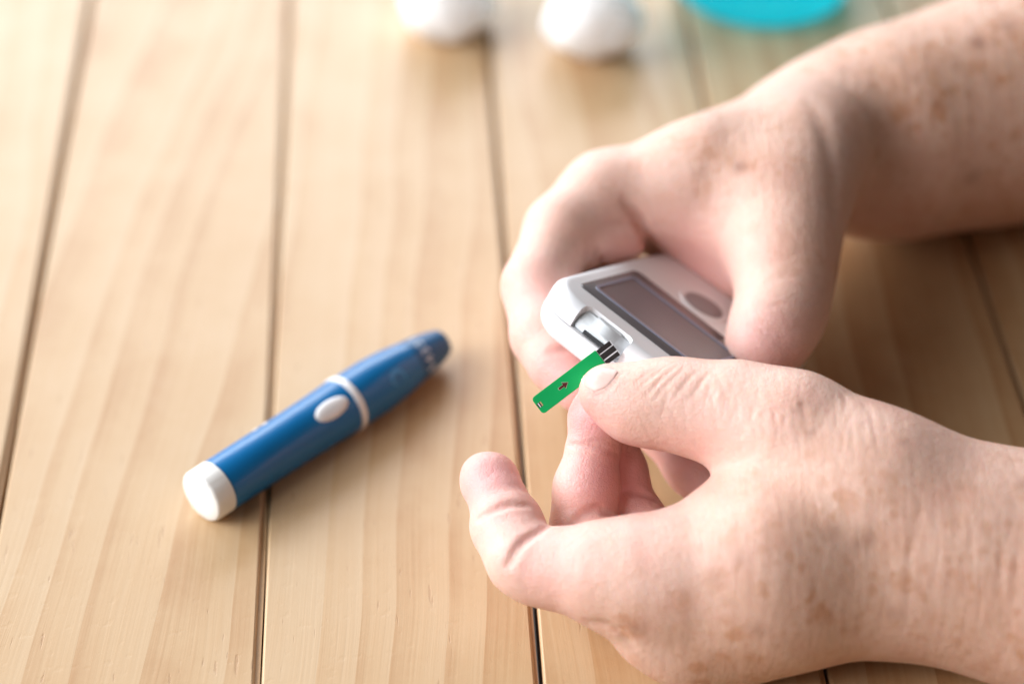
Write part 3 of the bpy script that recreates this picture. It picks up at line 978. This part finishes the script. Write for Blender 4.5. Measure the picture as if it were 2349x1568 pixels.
# flexion creases and wrinkles
mm = 0.001
L.crease([(1096, 1189), (1140, 1166), (1168, 1157), (1208, 1158)], 1.0 * mm, 1.5 * mm)
L.crease([(1120, 1172), (1150, 1153), (1185, 1146)], 0.5 * mm, 0.25 * mm)
L.crease([(1166, 1294), (1187, 1256), (1205, 1237), (1226, 1224), (1256, 1206)], 1.2 * mm, 2.0 * mm)
L.crease([(1305, 1020), (1350, 1024), (1385, 1029), (1420, 1042)], 0.9 * mm, 1.5 * mm)
L.crease([(1340, 1011), (1380, 1012), (1412, 1020)], 0.5 * mm, 0.55 * mm)
L.crease([(1312, 1200), (1345, 1176), (1372, 1166), (1404, 1178)], 1.2 * mm, 1.9 * mm)
L.crease([(1350, 1428), (1396, 1434), (1428, 1452), (1450, 1480)], 1.6 * mm, 0.9 * mm)
L.crease([(1426, 1130), (1455, 1126), (1480, 1133), (1506, 1144)], 1.0 * mm, 1.5 * mm)
for a in ([(1462, 893), (1486, 870), (1520, 846)], [(1482, 908), (1515, 870), (1552, 840)], [(1457, 880), (1474, 864), (1496, 848)],
          [(1500, 918), (1530, 880), (1572, 842)], [(1545, 915), (1570, 880), (1600, 848)], [(1590, 910), (1612, 870), (1632, 850)]):
    L.crease(a, 0.6 * mm, 0.24 * mm)
rg_ = random.Random(3)
for k in range(16):         # loose skin over the thumb joint and metacarpal
    x = 1640 + 26 * k + rg_.uniform(-8, 8); y = 852 + max(0, (x - 1750) * 0.22)
    L.crease([(x - 12, y + 20), (x + 2, y + 60 + rg_.uniform(0, 40)), (x + 10, y + 120 + rg_.uniform(0, 50))], 0.8 * mm, rg_.uniform(0.03, 0.11) * mm)
for k in range(9):          # wrist folds
    x = 2090 + 30 * k + rg_.uniform(-6, 6)
    L.crease([(x + 20, 1190 + rg_.uniform(-30, 30)), (x, 1290), (x - 6, 1380 + rg_.uniform(-30, 30))], 1.2 * mm, rg_.uniform(0.04, 0.16) * mm)
for k in range(46):
    u = rg_.uniform(0, 1); x = 1480 + 560 * u; yt = 840 + max(0, (x - 1760) * 0.30); y = yt + rg_.uniform(12, 150)
    ln = rg_.uniform(18, 46); a = R(rg_.uniform(55, 115))
    L.crease([(x - ln * math.cos(a), y + ln * math.sin(a) * 0.9), (x + rg_.uniform(-4, 4), y), (x + ln * math.cos(a), y - min(ln * math.sin(a), y - yt - 6))], 0.55 * mm, rg_.uniform(0.05, 0.13) * mm)
# thumb cuticle fold
L.crease([(1344, 901), (1366, 909), (1394, 896), (1412, 874), (1424, 858)], 0.6 * mm, 0.16 * mm)

pk = lambda px_, py_, d, r, s_: (at(px_, py_, hd(d)), r * mm, s_)
pinkL = [pk(1120, 1090, 0.41, 11, 1.0), pk(1160, 1200, 0.40, 9, 0.55), pk(1350, 960, 0.413, 11, 1.0), pk(1380, 1100, 0.412, 12, 1.0), pk(1440, 1100, 0.422, 14, 1.0),
         pk(1240, 1240, 0.39, 12, 0.4), pk(1370, 930, 0.402, 8, 0.45), pk(1480, 1190, 0.385, 14, 0.35), pk(1300, 1260, 0.385, 14, 0.35), pk(1640, 1000, 0.395, 12, 0.25)]
spotsL = [pk(1950, 1300, 0.36, 34, 1.0), pk(1650, 1480, 0.385, 26, 1.0), pk(2250, 1350, 0.37, 30, 1.0), pk(1450, 1420, 0.38, 12, 0.8), pk(2450, 1400, 0.37, 40, 1.0), pk(1800, 1080, 0.38, 14, 0.5)]
ML = L.march([(2074, 1013), (1860, 993), (1836, 925), (1823, 940), (1990, 1235), (2350, 1110), (1968, 1250), (2053, 1405), (1740, 1445), (1460, 1440), (1990, 1245), (1912, 1220), (1700, 1280), (1640, 1320)])
molesL = [(p, r * mm, s_) for p, (r, s_) in zip(ML, [(1.6, 0.25), (1.3, 0.5), (1.3, 0.55), (1.0, 0.4), (2.8, 0.55), (2.0, 0.45), (2.2, 0.5), (2.4, 0.4), (2.4, 0.45), (3.2, 0.5), (2.0, 0.4), (2.6, 0.35), (2.2, 0.3), (2.6, 0.25)])]
lo = at(1040, 1580, 0.42); 
armL = build_arm(L, 9.0, 0.00064, pinkL, spotsL, molesL,
                 'near arm, its thumb and middle finger pinching the green strip')

# thumb nail laid on the thumb
def nail_grid():
    # outline in the photograph: free edge at the left, cuticle at the right
    top = [(1330, 853), (1345, 840), (1378, 836), (1404, 841), (1422, 850)]
    bot = [(1331, 873), (1340, 889), (1362, 902), (1390, 890), (1406, 872)]
    nu, nv = 15, 11
    g = np.zeros((nu, nv, 2))
    for i in range(nu):
        t = i / (nu - 1) * 4
        a = np.array([np.interp(t, range(5), [q[k] for q in top]) for k in (0, 1)])
        b_ = np.array([np.interp(t, range(5), [q[k] for q in bot]) for k in (0, 1)])
        for j in range(nv):
            s_ = j / (nv - 1)
            g[i, j] = a * (1 - s_) + b_ * s_
    return g, nu, nv
g, nu, nv = nail_grid()
c_ = np.array([1376.0, 868.0])
flat = c_ + (g.reshape(-1, 2) - c_) * 0.97
P = L.march(flat)
Nn = L.normal(P)
lift = np.array([0.00022 * (1 - abs(2 * j / (nv - 1) - 1) ** 4) * (1.0 - max(0, (i / (nu - 1) - 0.75) / 0.25) ** 2 * 0.8) - 0.00004 for i in range(nu) for j in range(nv)])
P = P + Nn * lift[:, None]
under = P - Nn * 0.0009
vs = np.concatenate([P, under])
fs = []
for i in range(nu - 1):
    for j in range(nv - 1):
        a = i * nv + j
        fs.append((a, a + 1, a + nv + 1, a + nv))
        b_ = a + nu * nv
        fs.append((b_, b_ + nv, b_ + nv + 1, b_ + 1))
ring = [(i, 0) for i in range(nu)] + [(nu - 1, j) for j in range(1, nv)] + [(i, nv - 1) for i in range(nu - 2, -1, -1)] + [(0, j) for j in range(nv - 2, 0, -1)]
ids = [i * nv + j for i, j in ring]
for k in range(len(ids)):
    a, b_ = ids[k], ids[(k + 1) % len(ids)]
    fs.append((a, a + nu * nv, b_ + nu * nv, b_))
nail = mesh_obj('fingernail', vs, fs, M_nail)
uvl = nail.data.uv_layers.new(name='UVMap')
for lp in nail.data.loops:
    k = lp.vertex_index % (nu * nv)
    uvl.data[lp.index].uv = ((k // nv) / (nu - 1), (k % nv) / (nv - 1))
bm = bmesh.new(); bm.from_mesh(nail.data); bmesh.ops.recalc_face_normals(bm, faces=bm.faces); bm.to_mesh(nail.data); bm.free()
nail.parent = armL

# ---- far hand (wraps the meter)
H = Hand()
def zd(pts):
    """joints given with their height above the table -> depth along the view"""
    return [(x, y, (CAM[2] - z) / (SN + (y - CY) / FPX * CS), r) for x, y, z, r in pts]
# back of the hand: metacarpals
H.add_palm(zd([(1860, 335, 0.049, 150), (1620, 410, 0.055, 112), (1390, 450, 0.052, 88)]), 0.016)
H.add_palm(zd([(1880, 310, 0.044, 140), (1640, 385, 0.044, 95), (1400, 440, 0.042, 84)]), 0.012)
H.add_palm(zd([(1890, 320, 0.040, 130), (1650, 410, 0.035, 90), (1440, 490, 0.032, 80)]), 0.012)
# thumb metacarpal with its muscle, nearer to the viewer
H.add_palm([(1850, 370, 0.678, 130), (1800, 470, 0.664, 118), (1800, 580, 0.653, 100)], 0.014)
# web between thumb and index, and the palm side of it
H.add_tri((1510, 478, 0.674), (1770, 400, 0.674), (1740, 560, 0.660), 52, 0.010)
H.add_tri((1530, 545, 0.684), (1705, 640, 0.670), (1720, 480, 0.672), 50, 0.010)
# thumb, pressed on the side of the meter
H.add_finger([(1800, 570, 0.653, 104), (1800, 660, 0.648, 92), (1790, 720, 0.643, 88), (1765, 770, 0.638, 80), (1740, 800, 0.635, 70)], 0.010, 0.008)
# forearm, overlapped by the heel of the thumb at the wrist
H.add_finger(zd([(1840, 340, 0.040, 135), (1960, 322, 0.039, 175), (2080, 300, 0.037, 208), (2300, 245, 0.036, 236), (2640, 160, 0.042, 270), (3050, 60, 0.052, 330)]), 0.010, 0.02)
# pad at the root of the index finger, pressed against the web
H.add_finger([(1426, 540, 0.667, 60), (1310, 556, 0.662, 70)], 0.002, 0.004)
# index finger round the meter's left side
H.add_finger([(1390, 450, 0.672, 90), (1290, 530, 0.663, 84), (1238, 640, 0.652, 80)], 0.010, 0.004)
H.fingers[-1][2].extend(Hand.chain([(1232, 668, 0.650, 80), (1250, 770, 0.639, 74), (1268, 805, 0.635, 70)]))
H.fingers[-1][2].extend(Hand.chain([(1285, 838, 0.631, 70), (1330, 890, 0.626, 58)]))
# middle finger behind it
H.add_finger([(1400, 440, 0.688, 84), (1300, 520, 0.688, 78), (1262, 660, 0.676, 74), (1330, 800, 0.662, 68), (1440, 880, 0.650, 66), (1512, 965, 0.642, 66)], 0.008, 0.004)
H.fingers[-1][2].extend(Hand.chain([(1530, 990, 0.6395, 66), (1593, 1069, 0.634, 64), (1640, 1130, 0.630, 56)]))
# ring and little finger under the meter
H.add_finger([(1440, 490, 0.704, 80), (1360, 600, 0.700, 74), (1370, 740, 0.688, 68), (1500, 820, 0.674, 62)], 0.008, 0.004)
for k in range(26):
    x = 1745 + rg_.uniform(0, 130); y = rg_.uniform(560, 760)
    H.crease([(x - 26, y + rg_.uniform(-6, 6)), (x, y + rg_.uniform(-5, 5)), (x + 26, y + rg_.uniform(-8, 8))], 0.7 * mm, rg_.uniform(0.05, 0.16) * mm)
H.crease([(1392, 640), (1384, 615), (1374, 575)], 1.3 * mm, 1.8 * mm)
H.crease([(1262, 806), (1290, 800), (1305, 798), (1330, 800)], 1.2 * mm, 1.6 * mm)
H.crease([(1436, 462), (1466, 498), (1482, 545), (1504, 584)], 1.7 * mm, 2.0 * mm)
H.crease([(1862, 235), (1896, 310), (1914, 400), (1914, 490)], 3.2 * mm, 0.8 * mm)
H.crease([(1512, 1040), (1525, 1030), (1540, 1026)], 0.6 * mm, 0.4 * mm)
pinkH = [pk(1300, 860, 0.622, 14, 0.8), pk(1240, 700, 0.640, 14, 0.45), pk(1600, 610, 0.668, 20, 0.75), pk(1740, 790, 0.625, 13, 0.6), pk(1420, 580, 0.665, 12, 0.6), pk(1580, 1040, 0.63, 20, 0.7)]
spotsH = [pk(1720, 330, 0.66, 30, 0.7), pk(2130, 200, 0.70, 45, 1.15), pk(2400, 200, 0.71, 60, 1.2), pk(1850, 560, 0.64, 14, 0.5)]
MH = H.march([(1697, 383), (2243, 98), (2190, 150), (2100, 180), (2050, 135), (1935, 160), (2310, 60), (2235, 405), (1610, 395), (2000, 200), (2150, 240)])
molesH = [(p, r * mm, s_) for p, (r, s_) in zip(MH, [(2.0, 0.8), (3.0, 0.9), (2.2, 0.4), (2.0, 0.4), (2.2, 0.4), (2.0, 0.35), (3.0, 0.5), (3.2, 0.5), (2.0, 0.3), (1.8, 0.3), (1.8, 0.35)])]
armH = build_arm(H, 9.0, 0.00076, pinkH, spotsH, molesH,
                 'far arm, its thumb and fingers wrapped round the white meter')
